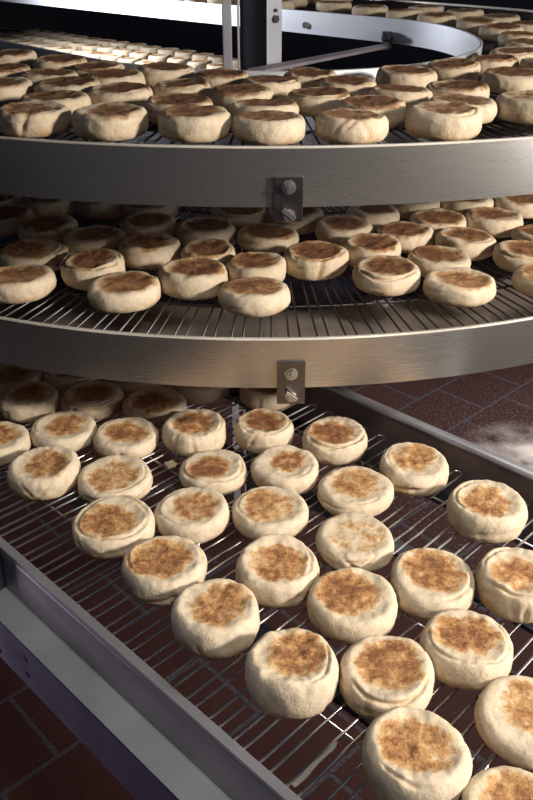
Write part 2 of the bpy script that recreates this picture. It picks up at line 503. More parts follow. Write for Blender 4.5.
for al, dd in ((.648, .696), (.651, .722), (.715, .731)):
    bm = bmesh.new(); prism(bm, L(al, .2718, dd), -MM, ZZ, .0040, .0006, 16)
    b = link_mesh('bolt_hole', bm, M['wall']); b.parent = ch; b.matrix_parent_inverse = Matrix.Identity(4)
bm = bmesh.new()
run(bm, [(.837, .67), (.837, .585), (.842, .585), (.842, .67)])
sr = Q(link_mesh('side_rail', bm, M['right'])); sr['label'] = 'tall dark side rail with a rounded bright rim'
bm = bmesh.new()
run(bm, [(.843 + .008 * math.cos(x), .5845 - .0075 * math.sin(x)) for x in np.linspace(0, 2 * PI, 13)[:-1]])
o = link_mesh('rail_lip', bm, M['lip'], smooth=True); o['label'] = 'rounded grey top rim'; o.parent = sr; o.matrix_parent_inverse = Matrix.Identity(4)
bm = bmesh.new()
run(bm, [(.837, .670), (.815, .670), (.815, .674), (.842, .674), (.842, .670)])
for off in (.45, .67):
    run(bm, [(off - .012, .643), (off + .012, .643), (off + .012, .649), (off - .012, .649)])
Q(link_mesh('belt_support', bm, M['dark']))
bm = bmesh.new()
box(bm, L(.755, .295, .640), BB, MM, ZZ, .018, .010, .028, .003)
Q(link_mesh('clamp_block', bm, M['dark']))
for al in (-.2, 2.0):
    for off in (.286, .828):
        bm = bmesh.new(); hz = (CAM_H - .744) / 2 if off < .5 else (CAM_H - .673) / 2
        box(bm, (*L(al, off, 0).xy, hz), BB, MM, ZZ, .02, .011, hz, .002)
        Q(link_mesh('leg', bm, M['channel']))
bm = bmesh.new()
for off in (.40, .56, .76):
    tube(bm, [L(AL0, off, LD + .0055), L(AL1, off, LD + .0055)], .0016, 6)
lbelt = Q(link_mesh('wire_belt', bm, M['rod'], smooth=True))
al = .7085 + .0325 * 44
i = 0
while al > -.28:
    bm = bmesh.new()
    w = .0130 / 2; o1 = .830 - w
    pts = [L(al - w, .315, LD + .0016)] + [L(al - w, o, LD + .0016) for o in (.5, .7)]
    pts += [L(al - w * math.cos(x), o1 + w * math.sin(x), LD + .0016) for x in np.linspace(0, PI, 9)]
    pts += [L(al + w, o, LD + .0016) for o in (.7, .5)] + [L(al + w, .315, LD + .0016)]
    tube(bm, pts, .0016, 6)
    o = link_mesh('rod', bm, M['rod'], smooth=True)
    o.parent = lbelt; o.matrix_parent_inverse = Matrix.Identity(4)
    al -= .0325; i += 1

# flour caked between the two wires of one hairpin near the front
e0 = np.array(at_depth(293, 786, LD + .002)); e1 = np.array(at_depth(336, 742, LD + .002))
k0, k1 = e0 @ b2, e1 @ b2; o0, o1 = e0 @ m2, e1 @ m2
bm = bmesh.new()
n_ = 14
for i in range(n_):
    f_ = i / (n_ - 1); wd = .0042 * (.75 + .25 * math.sin(7 * f_)) * min(1, 6 * (1 - f_) + .3)
    c_ = L((k0 + k1) / 2, o0 + (o1 - o0) * f_, LD + .0022 + .0006 * math.sin(11 * f_))
    row = [bm.verts.new(c_ + BB * wd * a_ + ZZ * h_) for a_, h_ in ((-1, 0), (-.5, .001), (.5, .0012), (1, 0), (0, -.0015))]
    if i:
        for q_ in range(5): bm.faces.new((prev[q_], prev[(q_ + 1) % 5], row[(q_ + 1) % 5], row[q_]))
    else: bm.faces.new(row)
    prev = row
bm.faces.new(prev[::-1])
mf, ntf, bf = new_mat('caked_flour'); nf_ = N(ntf, 'ShaderNodeTexNoise'); nf_.inputs['Scale'].default_value = 260
ntf.links.new(mixc(ntf, nf_.outputs['Fac'], (.16, .145, .125), (.40, .375, .33)), bf.inputs['Base Color']); bf.inputs['Roughness'].default_value = .9
o = link_mesh('flour_crust', bm, mf, smooth=True); o['label'] = 'streak of caked flour'; o.parent = lbelt; o.matrix_parent_inverse = Matrix.Identity(4)

# ------------------------------------------------------------------ muffins
def sstep(x, a, b):
    t = min(max((x - a) / (b - a), 0), 1); return t * t * (3 - 2 * t)

def _profile():
    prof = [(r, 0.0) for r in (0, .3, .55, .72)]
    for k in range(1, 11):                     # lower edge, rounded
        x = PI / 2 * k / 10
        prof.append((.76 + .24 * math.sin(x) ** .85, .47 * (1 - max(0, math.cos(x)) ** .9)))
    prof.append((.999, .53))
    for k in range(1, 14):                     # shoulder
        x = PI / 2 * k / 13
        prof.append((.79 + .207 * max(0, math.cos(x)) ** .92, .56 + .43 * math.sin(x) ** .95))
    for r in (.75, .70, .64, .57, .49, .40, .31, .22, .12, .05, 0): prof.append((r, .985 - .045 * (1 - sstep(r, .55, .80))))
    return prof
PROF = _profile()

def outline(D, T, el):
    """height of a muffin's outline seen at elevation el, and the height on its axis of the upper edge"""
    R, sn, cs = D / 2, math.sin(el), math.cos(el)
    hi = max(r * R * sn + z * T * cs for r, z in PROF); lo = min(-r * R * sn + z * T * cs for r, z in PROF)
    return hi - lo, hi / cs

def muffin_mesh(name, D, T, seed, dark=.5, pale=0.0, seg=84, spread=1.0, top_shade=0.0, feats=()):
    rg = random.Random(seed * 7919 + 13)
    R = D / 2
    ph = [rg.uniform(0, 2 * PI) for _ in range(8)]
    am = [0, 0, rg.uniform(.008, .028), rg.uniform(.005, .02), rg.uniform(.003, .012), rg.uniform(.002, .008)]
    crease = rg.random() < .75
    c_a0, c_len, c_r, c_dep = rg.uniform(0, 2 * PI), rg.uniform(1.2, 4.5), rg.uniform(.80, .89), rg.uniform(.018, .045)
    cracks = [(rg.uniform(0, 2 * PI), rg.uniform(.25, .65), rg.uniform(.15, .35), rg.uniform(-.5, .5), rg.uniform(.02, .05)) for _ in range(rg.randint(2, 5))]
    folds = [(rg.uniform(0, 2 * PI), rg.uniform(.3, .7), rg.uniform(.3, .8), rg.uniform(.015, .035)) for _ in range(rg.randint(1, 3))]
    creases = [(c_a0, c_len, c_r, c_dep)] if crease else []
    for ft in feats:
        {'crease': creases, 'crack': cracks, 'fold': folds}[ft[0]].append(ft[1:])
    tx, ty = rg.uniform(-.12, .12), rg.uniform(-.12, .12)
    t_r = rg.uniform(.60, .70) * spread; t_e = rg.uniform(.9, 1.12); t_ang = rg.uniform(0, PI)
    tilt = (rg.uniform(-.03, .03), rg.uniform(-.03, .03))
    off = Vector((rg.uniform(-50, 50), rg.uniform(-50, 50), rg.uniform(-50, 50)))
    # profile: list of (r, z) from bottom centre to top centre, unit sizes
    prof = PROF
    VS = []
    bm = bmesh.new(); lay = bm.verts.layers.float_color.new('bake_shade')
    rings = []; rv = rg.random()
    for (r, z) in prof:
        row = []
        for k in range(1 if r == 0 else seg):
            th = 2 * PI * k / seg
            rad = r
            wob = 1 + sum(am[j] * math.cos(j * th + ph[j]) for j in range(2, 6))
            side = sstep(r, .6, 1.0)
            x, y = math.cos(th), math.sin(th)
            # crease round the top disc
            dep = 0
            if z > .55:
                for (ka, kl, kr, kd) in creases:
                    da = (th - ka) % (2 * PI)
                    m = sstep(da, 0, .4) * sstep(kl - da, 0, .4)
                    dep += kd * math.exp(-((r - kr - .03 * math.sin(3 * th + ph[6])) / .035) ** 2) * m
            for (ca, cz, cl, sl, cd) in cracks:
                da = ((th - ca - sl * (z - cz)) + PI) % (2 * PI) - PI
                if r > .7:
                    dep += cd * math.exp(-(da / .055) ** 2) * math.exp(-((z - cz) / cl) ** 2)
            for (fa, fz, fl, fd) in folds:
                da = (th - fa + PI) % (2 * PI) - PI
                if r > .7:
                    dep += fd * math.exp(-((z - fz - .12 * math.sin(2 * da)) / .07) ** 2) * math.exp(-(da / fl) ** 2)
            v = Vector((x * r * 2.2, y * r * 2.2, z * 1.2)) + off
            nz = noise.noise(v) * .034 + noise.noise(v * 2.6) * .017 + noise.noise(v * 7) * .006
            rr = R * r * wob * (1 + (nz - dep) * (.3 + .7 * side))
            zz = T * z
            if z > .5:
                up = sstep(z, .5, .95)
                zz += T * up * (1.3 * (noise.noise(v * 1.1 + Vector((9, 0, 0))) * .05 + noise.noise(v * 3) * .024) - dep * 1.6
                                + tilt[0] * x * r * 2 + tilt[1] * y * r * 2)
            vert = bm.verts.new((x * rr, y * rr, max(zz, 0)))
            # bake mask
            to = 0.0; ta = 0.0
            if z > .5:
                px, py = x * r - tx, y * r - ty
                cx_, sx_ = math.cos(t_ang), math.sin(t_ang)
                ex, ey = (px * cx_ + py * sx_) * t_e, (-px * sx_ + py * cx_) / t_e
                dd = math.hypot(ex, ey) + .10 * noise.noise(v * 1.6) + .04 * noise.noise(v * 5)
                to = (1 - sstep(dd, t_r - .26 - .22 * top_shade, t_r + .13)) * (.50 + .5 * dark) * (1 - .55 * pale)
                to *= sstep(z, .72, .9)
            if z < .75:
                ta = (1 - sstep(z, .08, .66)) * (.30 + .6 * sstep(noise.noise(v * .9 + Vector((3, 5, 1))), -.2, .45))
            if r < .75 and z < .1: ta = .9
            if r > .7:
                ta = min(1, ta + min(dep, .05) * 9)
            vert[lay] = (to, ta, rv, 1 - top_shade); VS.append(vert)
            row.append(vert)
        rings.append(row)
    for A_, B_ in zip(rings, rings[1:]):
        if len(A_) == 1:
            for k in range(seg): bm.faces.new((A_[0], B_[(k + 1) % seg], B_[k]))
        elif len(B_) == 1:
            for k in range(seg): bm.faces.new((A_[k], A_[(k + 1) % seg], B_[0]))
        else:
            for k in range(seg): bm.faces.new((A_[k], A_[(k + 1) % seg], B_[(k + 1) % seg], B_[k]))
    mx = max(math.hypot(v.co.x, v.co.y) for v in VS)
    mean = 1.06 * sum(math.hypot(v.co.x, v.co.y) for v in VS if math.hypot(v.co.x, v.co.y) > .93 * R) / max(1, sum(math.hypot(v.co.x, v.co.y) > .93 * R for v in VS))
    k = R * 1.006 / (.6 * mx + .4 * min(mx, mean / 1.06 * 1.02))
    for v in VS: v.co.x *= k; v.co.y *= k
    me = bpy.data.meshes.new(name); bm.to_mesh(me); bm.free()
    me.materials.append(M['muffin'])
    for pl in me.polygons: pl.use_smooth = True
    return me

# photo boxes (x0, x1, y0, y1) of the muffins on the lower belt; each with what sets it apart
LOWER = [
 (169, 261, 580, 661, 'large golden muffin nearest the left rail, in the second row', .45, .1),
 (245, 341, 627, 721, 'round muffin at the front of the belt, nearest the bare rods by the left rail', .55, 0),
 (341, 442, 635, 724, 'muffin with a folded seam below its wide brown top, behind the biggest muffin', .6, 0),
 (366, 478, 710, 817, 'biggest muffin, at the bottom edge of the photo with a broad mottled top', .45, .1),
 (466, 586, 768, 878, 'muffin cut off by the bottom right corner of the photo', .5, 0),
 (480, 588, 674, 762, 'muffin cut by the right photo edge, just above the one in the bottom corner', .45, .2),
 (424, 518, 612, 695, 'squarish muffin with a clear brown top, right of the folded-seam muffin', .65, 0),
 (478, 564, 548, 625, 'muffin at the right photo edge with a scored rim, below the lone muffin', .45, .2),
 (388, 477, 550, 623, 'smooth-sided muffin with an even brown disc, right of the pale lumpy one', .65, 0),
 (310, 402, 569, 645, 'plump muffin with a dark oval top, just below the pale lumpy one', .7, 0),
 (238, 323, 540, 613, 'muffin with a crack at its right shoulder, left of the plump dark-topped one', .5, .1),
 (120, 207, 536, 607, 'muffin with wrinkled lower side, second along the left rail from the front', .65, 0),
 (70, 153, 498, 562, 'muffin with a thick raised rim nearest the bare rods at mid left', .55, 0),
 (153, 230, 489, 548, 'muffin with two brown blotches on its top, beside the raised-rim muffin', .5, .1),
 (231, 309, 488, 546, 'floury speckled muffin in the middle of the lower belt', .4, .25),
 (315, 397, 514, 575, 'pale lumpy muffin with faint toasting and a wedge-shaped dent in front', .2, .75),
 (320, 396, 468, 521, 'thin-rimmed golden muffin behind the pale lumpy one', .4, .2),
 (450, 530, 482, 547, 'lone muffin leaning by the tall right rail, with a golden mottled top', .5, .05),
 (378, 450, 445, 499, 'muffin with a torn flap on its lower front, near the tall right rail', .5, .1),
 (302, 369, 417, 467, 'dark-topped muffin with a squared crease, by the bent rod ends', .95, 0),
 (251, 320, 448, 499, 'muffin with a small dark brown disc, in front of the squared-crease one', .85, 0),
 (178, 248, 450, 499, 'lopsided muffin with a long lip along its top, mid belt', .75, 0),
 (75.6, 151, 457, 503, 'flat pale-brown muffin squashed lower than its neighbours, left of mid belt', .45, .35),
 (6, 79, 447, 503, 'tall muffin with forked cracks in its front side, nearest the left photo edge', .6, 0),
 (-40, 28, 422, 469, 'muffin cut in half by the left photo edge on the lower belt', .5, .1),
 (30, 97, 411, 451, 'muffin with an orange-brown freckled top, between the half-cut one and the cracked ones', .7, 0),
 (92, 159, 418, 463, 'muffin with a drip line down its left side, third in its row from the left', .8, 0),
 (161, 228, 410, 460, 'high domed muffin with vertical side cracks, centre left of the lower belt', .75, 0),
 (233, 294, 409, 456, 'muffin with small pits on its left side, below the middle splice plate', .85, 0),
 (121, 185, 387, 428, 'muffin with a dark red-brown disc tilted to the front, just under the middle rail', .95, 0),
 (60, 123, 379, 420, 'muffin with a double rim tucked under the middle rail, second from the left photo edge', .8, 0),
 (-2, 58, 383, 425, 'muffin with a broad speckled top touching the left photo edge under the middle rail', .6, 0),
 (-18, 43, 362, 399, 'half-hidden muffin in the far left corner of the lower belt, behind the speckled one', .6, 0),
 (44, 102, 362, 397, 'muffin almost hidden under the rail, only its left side showing between two others', .6, 0),
 (108, 168, 365, 402, 'muffin whose thin slice shows under the rail behind the dark red-brown one', .7, 0),
 (171, 231, 366, 406, 'shaded muffin half hidden under the middle rail, left of the splice plate', .8, 0),
 (238, 297, 374, 413, 'shaded muffin directly behind the middle splice plate', .8, 0),
]
MIDDLE = [
 (-18, 55, 262.5, 303, 'front-row middle-tier muffin cut by the left photo edge', .4, .2),
 (87, 160, 270, 312, 'front-row middle-tier muffin standing forward alone over bare rods, left of centre', .6, .1),
 (218.5, 290.5, 275, 317, 'middle-tier muffin closest to the rail in front, brown patch low on its side', .6, .1),
 (425, 496, 267, 307, 'bright cream middle-tier muffin closest to the rail on the right', .5, .3),
 (352, 420.6, 255, 295, 'middle-tier muffin with a curved lip, left behind the bright cream one', .8, 0),
 (280.5, 347, 241, 280, 'dark-topped middle-tier muffin with a split down its front side', .9, 0),
 (159, 229, 256, 299, 'middle-tier muffin with a grey-brown top, between the two front ones left of centre', .7, 0),
 (60, 126, 249, 290, 'middle-tier muffin with a ringed edge, behind the one standing alone at left', .7, 0),
 (514, 586, 260, 300, 'pale front-row middle-tier muffin cut by the right photo edge', .4, .3),
 (2, 72, 238, 274, 'wide middle-tier muffin with a notch in its right rim, near the left photo edge', .6, .1),
 (227, 289, 251, 289, 'middle-tier muffin tucked behind the front one with the brown patch', .8, 0),
 (178.6, 236, 239, 272, 'small domed middle-tier muffin at the centre left, behind the grey-brown one', .7, 0),
 (118, 181, 232, 269, 'middle-tier muffin with a clean rounded rim, second row at left', .85, 0),
 (61, 125, 222, 255, 'middle-tier muffin with a pale flat top, third row at left', .6, .2),
 (20, 80, 214, 246, 'middle-tier muffin with a darker sloped top, third row near the left edge', .8, 0),
 (-22, 40, 205, 240, 'shaded middle-tier muffin cut by the left photo edge behind the notched one', .7, 0),
 (172, 233, 215, 245, 'middle-tier muffin with creases on its right side, left of the upper splice plate', .9, 0),
 (118, 176, 212, 240, 'middle-tier muffin with a dusty grey top in the shaded third row', .7, .1),
 (233, 296, 222, 252, 'middle-tier muffin with a fold on its left side, just below the upper splice plate', .9, 0),
 (317, 374, 214, 243, 'middle-tier muffin right of the upper splice plate, with a brown ring top', .95, 0),
 (341, 401, 234, 271, 'dark middle-tier muffin behind the curved-lip one', .9, 0),
 (378, 434, 221, 250, 'short middle-tier muffin with a very dark disc, right of centre', .95, 0),
 (410, 474, 244, 278, 'middle-tier muffin behind the bright cream one on the right', .8, 0),
 (437, 499, 228, 262, 'middle-tier muffin with an even tan top, third row at right', .7, 0),
 (491, 557, 239, 274, 'middle-tier muffin with a scored lip at the right photo edge', .7, .1),
 (413, 470, 209, 240, 'dusky middle-tier muffin under the rail, left of its two shaded neighbours at right', .8, .1),
 (468, 526, 208, 238, 'middle-tier muffin with a long dark top under the rail at far right', .9, 0),
 (508, 566, 222, 250, 'shaded middle-tier muffin cut by the right photo edge under the rail', .9, 0),
 (345, 399, 203, 230, 'middle-tier muffin tight under the top rail, right of the ring-topped one', .9, 0),
 (210, 267, 203, 232, 'middle-tier muffin tight under the top rail with two cracks, left of the plate', .9, 0),
 (266, 323, 205, 236, 'middle-tier muffin partly covered by the upper splice plate', .9, 0),
 (441, 494, 190, 216, 'middle-tier muffin whose lower side only shows below the top rail, right of centre', .8, 0),
 (388, 441, 192, 218, 'middle-tier muffin showing as a dark strip below the top rail, near centre right', .8, 0),
 (495, 550, 190, 220, 'middle-tier muffin with its top cut off by the top rail, at the right photo edge', .8, 0),
 (20, 74, 192, 220, 'middle-tier muffin with its top cut off by the top rail, near the left photo edge', .8, 0),
 (75, 127, 192, 219, 'shadowed middle-tier muffin with a plain side below the rail, left side', .8, 0),
 (119, 174, 198, 222, 'middle-tier muffin showing a sliver of top just below the rail, left of centre', .8, 0),
 (-30, 25, 190, 216, 'darkest middle-tier muffin in the corner of rail and left photo edge', .8, 0),
]
TOP = [
 (-14, 61, 102, 138, 'front-row top-tier muffin cut by the left photo edge, with a deep crack', .5, .3),
 (72, 148, 101, 138, 'front-row top-tier muffin, first full one from the left', .6, .2),
 (158, 232, 103, 140, 'front-row top-tier muffin with a diagonal shadow on its right side', .7, .1),
 (231, 307, 111, 147, 'top-tier muffin touching the rail, right at the centre of the front row', .7, .2),
 (315, 391, 105, 141, 'front-row top-tier muffin with cracked floury crust, right of centre', .6, .3),
 (409, 485, 100, 139, 'front-row top-tier muffin with a rough humped top, at the right', .5, .4),
 (493, 568, 88, 122, 'flat pale-topped top-tier muffin cut by the right photo edge', .25, .7),
 (430, 499, 93, 123, 'top-tier muffin peering over the rough humped one', .6, .2),
 (337, 404, 94, 127, 'top-tier muffin leaning out behind the cracked floury one', .8, .1),
 (228, 301, 96, 128, 'top-tier muffin directly behind the centre front one', .8, .1),
 (144, 213, 92, 123, 'top-tier muffin behind the one with the diagonal shadow', .9, 0),
 (16, 89, 90, 121, 'broad top-tier muffin between the first two of the front row', .8, .1),
 (-36, 39, 75, 106, 'top-tier muffin with a folded top at the left photo edge', .6, .2),
 (87, 153, 81, 112, 'brown top-tier muffin in the third row, above the first full front one', .9, 0),
 (36, 102, 75, 104, 'dark grainy top-tier muffin, third row at left', .9, 0),
 (154, 211, 77, 105, 'top-tier muffin with a round dark top, behind the second row left of centre', .9, 0),
 (210, 275, 82, 112, 'top-tier muffin with an oval dark top, left behind the centre pair', .9, 0),
 (287, 350, 85, 117, 'top-tier muffin with its right side in shade, behind the gap right of centre', .9, 0),
 (243, 304, 73, 102, 'top-tier muffin with a ragged brown top, centre of the fourth row', .9, 0),
 (315, 377, 74, 102, 'top-tier muffin with a small chip on its left rim, near centre right', .9, 0),
 (369, 433, 82, 111, 'top-tier muffin with a cracked right flank, third row right', .8, 0),
 (424, 490, 78, 107, 'top-tier muffin with a wide toasted top, behind the peering one', .8, 0),
 (376, 437, 64, 90, 'double-humped top-tier muffin just in front of the inner rim', .8, 0),
 (193, 250, 67, 92, 'top-tier muffin by the inner rim in front of the grey channel post', .9, 0),
 (136, 195, 62, 90, 'tall top-tier muffin by the inner rim, left of the channel post', .9, 0),
 (286, 332, 68, 90, 'low top-tier muffin by the inner rim under the brace', .9, 0),
 (80, 139, 68, 93, 'top-tier muffin by the inner rim, second left of the channel post', .95, 0),
 (20, 79, 67, 91, 'dark top-tier muffin beside the inner rim at left', .95, 0),
 (71, 128, 61, 84, 'flat dark top-tier muffin against the inner rim, left', .95, 0),
 (33, 87, 54, 78, 'blackish top-tier muffin close to the inner rim in the upper left', .95, 0),
 (-28, 31, 62, 87, 'burnt-looking top-tier muffin at the left photo edge', .95, 0),
 (-18, 36, 48, 71, 'top-tier muffin in the upper left corner, under the bright far muffins', .95, 0),
 (482, 545, 66, 94, 'top-tier muffin at the right photo edge above the flat pale one', .8, 0),
 (467, 518, 53, 75, 'top-tier muffin right of the curved end of the inner rim', .8, 0),
 (425, 481, 58, 84, 'tilted top-tier muffin tucked under the curved end of the inner rim', .8, 0),
 (520, 574, 56, 80, 'top-tier muffin cut by the right photo edge beside the rim end', .8, 0),
 (489, 540, 46, 66, 'top-tier muffin one row beyond the rim end', .8, .1),
 (506, 555, 38, 57, 'small distant top-tier muffin at the right photo edge, two rows beyond the rim end', .8, .1),
 (499, 545, 30, 48, 'distant top-tier muffin following the bend at the right', .8, .1),
 (482, 527, 23, 41, 'distant top-tier muffin with a pale left side, above the rim end', .8, .1),
 (456, 498, 17, 35, 'distant top-tier muffin behind the end of the bright band', .8, .1),
 (417, 456, 12, 29, 'distant top-tier muffin over the bright band, right of the bracket', .8, .1),
 (386, 423, 8, 24, 'distant top-tier muffin over the bright band, above the bracket', .8, .1),
 (352, 389, 4, 20, 'distant top-tier muffin over the bright band, left of the bracket', .8, .1),
 (316, 352, 0, 16, 'distant top-tier muffin over the bright band, right of the column', .8, .1),
 (444, 484, 8, 24, 'far second-row muffin behind the end of the bright band', .8, .1),
 (478, 520, 13, 29, 'far second-row muffin near the upper right corner', .8, .1),
 (506, 548, 20, 38, 'far second-row muffin at the right photo edge, upper corner', .8, .1),
 (407, 444, 4, 19, 'far second-row muffin above and between the bracket pair', .8, .1),
]
# (px, py of the middle) rows seen on the far straight run of the middle tier through the hole
random.seed(5)
placed = []
MU = []
seed = 0
def solve(box_, surf, tier):
    """stand a muffin on the belt so that it shows in the given box of the photo"""
    x0, x1, y0, y1 = box_
    xc, yc = (x0 + x1) / 2, (y0 + y1) / 2
    d3 = ray(xc, y0); el = PITCH + math.atan((yc - 400) / F)
    hidden = (tier == 'top' and y0 < 87) or (tier == 'middle' and y0 < 222)     # lower edge not seen in the photo
    best = None
    for Y in np.arange(.3, 2.95, .004):
        t = Y / d3[1]; q = np.array([d3[0] * t, Y]); dep = -d3[2] * t
        zc = Y * CP + (dep + .014) * SP          # depth of the body's middle
        q[0] = (xc - 266.5) / F * zc
        D = min(max((x1 - x0) * zc / F * 1.005, .086), .108)
        want = (y1 - y0) / (x1 - x0) * D
        lo_, hi_ = .0245, .046
        for _ in range(9):
            T = (lo_ + hi_) / 2
            if outline(D, T, el)[0] < want: lo_ = T
            else: hi_ = T
        if hidden: T = .030
        if tier == 'top': T *= .93
        zm = outline(D, T, PITCH + math.atan((y0 - 400) / F))[1]
        if tier != 'low':
            u, r = inv_path(q)
            if not (RIN[tier] + .03 < r < RON[tier] - .02): continue
        g = abs(surf(q) - zm * {'low': .955, 'middle': 1.03, 'top': 1.11}[tier] - dep)
        if best is None or g < best[0]: best = (g, q, D, T)
    g, q, D, T = best
    return q, D, T, surf(q)
surf_low = lambda q: LD
def surf_t(t):
    def f(q):
        if q is None: return .19 + TIERS[t]
        u, r = inv_path(q); return belt_d(t, u, r)
    return f
for lst, surf, grp, tier in ((LOWER, surf_low, 'muffins on the lower conveyor', 'low'),
                             (MIDDLE, surf_t('middle'), 'muffins on the middle tier', 'mid'),
                             (TOP, surf_t('top'), 'muffins on the top tier', 'top')):
    for row in lst:
        tn = {'low': 'low', 'mid': 'middle', 'top': 'top'}[tier]
        q, D, T, dep = solve(row[:4], surf, tn)
        if tier != 'low':      # keep on the belt
            u, r = inv_path(q); q = path(u, min(max(r, RIN[tn] + .054), RON[tn] - .051))
        MU.append(dict(q=np.array(q), D=D, T=T, tier=tier, lab=row[4], dark=row[5], pale=row[6], grp=grp, surf=surf, seed=len(MU) + 1))

# more of the far straight runs, on the belts behind the column
def far_rows(t, a0, a1, offs, lab, grp, tier):
    for j, off in enumerate(offs):
        al = a0 + (.055 if j % 2 else 0)
        while al < a1:
            q = path(PI + al, off + random.uniform(-.006, .006))
            MU.append(dict(q=np.array(q), D=random.uniform(.09, .097), T=.03, tier=tier, lab=lab, dark=.6, pale=.2, grp=grp, surf=surf_t(t), seed=len(MU) + 1, far=True))
            al += random.uniform(.103, .128)
far_rows('top', .50, 1.5, (.50, .60, .70, .80), 'distant muffin on the far straight run above the white band, by the column', 'distant muffins on the far straight of the top tier', 'topfar')
far_rows('middle', .72, 2.75, (.56, .69, .82), 'small brightly lit muffin seen through the hole of the spiral, under the white band', 'brightly lit muffins on the far straight of the middle tier', 'midfar')

# the marks that single muffins out: angles are degrees round the muffin, -90 facing the front
DG = math.radians
FEATS = {
 'low': {2: [('crease', DG(-165), DG(150), .90, .075)], 10: [('crack', DG(-12), .72, .3, .3, .07)],
         11: [('fold', DG(-95), .30, .7, .05), ('fold', DG(-70), .48, .5, .045)], 12: [('crease', 0, 6.28, .83, .05)],
         15: [('crack', DG(-100), .62, .3, -.7, .08), ('crack', DG(-78), .62, .3, .7, .08), ('fold', DG(-90), .8, .3, .06)],
         18: [('fold', DG(-112), .42, .55, .10), ('crack', DG(-70), .4, .25, .6, .06)], 19: [('crease', DG(-170), DG(165), .88, .07)],
         21: [('crease', DG(-200), DG(220), .87, .06)], 23: [('crack', DG(-105), .5, .35, -.6, .06), ('crack', DG(-80), .45, .35, .6, .06), ('crack', DG(-40), .6, .2, .2, .06)],
         27: [('crack', DG(-125), .5, .4, .1, .05), ('crack', DG(-88), .5, .4, -.1, .05), ('crack', DG(-50), .5, .4, .1, .05)],
         7: [('crease', DG(-170), DG(150), .90, .06), ('crack', DG(-95), .4, .3, 0, .06)], 30: [('crease', DG(-200), DG(220), .84, .05), ('crease', DG(-200), DG(220), .93, .05)]},
 'mid': {5: [('crack', DG(-92), .5, .5, .15, .11)], 4: [('crease', DG(-190), DG(150), .90, .07)], 7: [('crease', 0, 6.28, .86, .06)],
         9: [('crack', DG(-15), .7, .3, .2, .1)], 24: [('crease', DG(-190), DG(150), .90, .07)], 18: [('fold', DG(-150), .6, .5, .06)]},
 'top': {0: [('crack', DG(-75), .6, .4, .25, .10)], 4: [('crack', DG(-120), .6, .4, .4, .05), ('crack', DG(-75), .6, .4, -.4, .05), ('crack', DG(-100), .8, .3, .8, .05)],
         20: [('crack', DG(-50), .6, .4, .2, .09)]}}
for tr in FEATS:
    idx = [m_ for m_ in MU if m_['tier'] == tr]
    for k, v in FEATS[tr].items(): idx[k]['feats'] = v
[m_ for m_ in MU if m_['tier'] == 'low'][20]['spr'] = .82
# settle: nudge apart any that would touch
Q0 = [m_['q'].copy() for m_ in MU]
for it in range(80):
    mv = 0
    for i in range(len(MU)):
        for j in range(i + 1, len(MU)):
            A_, B_ = MU[i], MU[j]
            if A_['tier'][:3] != B_['tier'][:3]: continue
            dv = B_['q'] - A_['q']; dist = math.hypot(*dv); need = (A_['D'] + B_['D']) / 2 * (.985 if A_['tier'] == 'low' else 1.04 if A_.get('far') or B_.get('far') else 1.01)
            if dist < need:
                s_ = (need - dist) / 2 * 1.02; dv = dv / max(dist, 1e-6)
                A_['q'] = A_['q'] - dv * s_; B_['q'] = B_['q'] + dv * s_; mv += 1
    for m_ in MU:
        if m_['tier'] != 'low':
            tn = 'middle' if m_['tier'][:3] == 'mid' else 'top'
            u, r = inv_path(m_['q']); m_['q'] = path(u, min(max(r, RIN[tn] + .054), RON[tn] - .050))
    if not mv: break
for m_, q0 in zip(MU, Q0):
    if np.hypot(*(m_['q'] - q0)) > .012: print('MOVED', round(float(np.hypot(*(m_['q'] - q0))), 3), m_['tier'], m_['lab'])

pool = [muffin_mesh('muffin_small', .094, .030, 500 + k, dark=.35 + .6 * (k % 5) / 4, pale=.25 * (k % 3) / 2, seg=40) for k in range(10)]
for m_ in MU:
    rg = random.Random(m_['seed'])
    if m_.get('far'):
        o = bpy.data.objects.new('english_muffin', rg.choice(pool))
    else:
        big = m_['tier'] == 'low'
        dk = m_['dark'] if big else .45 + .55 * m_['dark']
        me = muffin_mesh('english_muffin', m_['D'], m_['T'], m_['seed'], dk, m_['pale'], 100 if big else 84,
                         spread={'low': 1.08, 'mid': 1.28, 'top': 1.46}[m_['tier']] * m_.get('spr', 1), feats=m_.get('feats', ()), top_shade={'low': 0, 'mid': .35, 'top': .7}[m_['tier']])  # upper-tier tops painted dimmer, as if lit at a low angle
        o = bpy.data.objects.new('english_muffin', me)
    COL.objects.link(o)
    r_ = inv_path(m_['q'])[1]
    dep = m_['surf'](m_['q'])
    o.location = (m_['q'][0], m_['q'][1], CAM_H - dep + (.0003 if m_['tier'] == 'low' else .0018 if r_ < .52 else .0010))
    rz = 0 if m_.get('feats') else rg.uniform(0, 2 * PI)
    if m_['tier'] == 'low':
        o.rotation_euler = (0, 0, rz)
    else:                       # follow the slight slope of the belt
        e = .03; q = m_['q']; sf = m_['surf']
        gx = (sf(q + np.array([e, 0])) - sf(q - np.array([e, 0]))) / (2 * e)
        gy = (sf(q + np.array([0, e])) - sf(q - np.array([0, e]))) / (2 * e)
        nrm = Vector((gx, gy, 1)).normalized()
        o.rotation_euler = (nrm.to_track_quat('Z', 'Y').to_matrix() @ Matrix.Rotation(rz, 3, 'Z')).to_euler()
    tag(o, m_['lab'], 'muffin', m_['grp'])

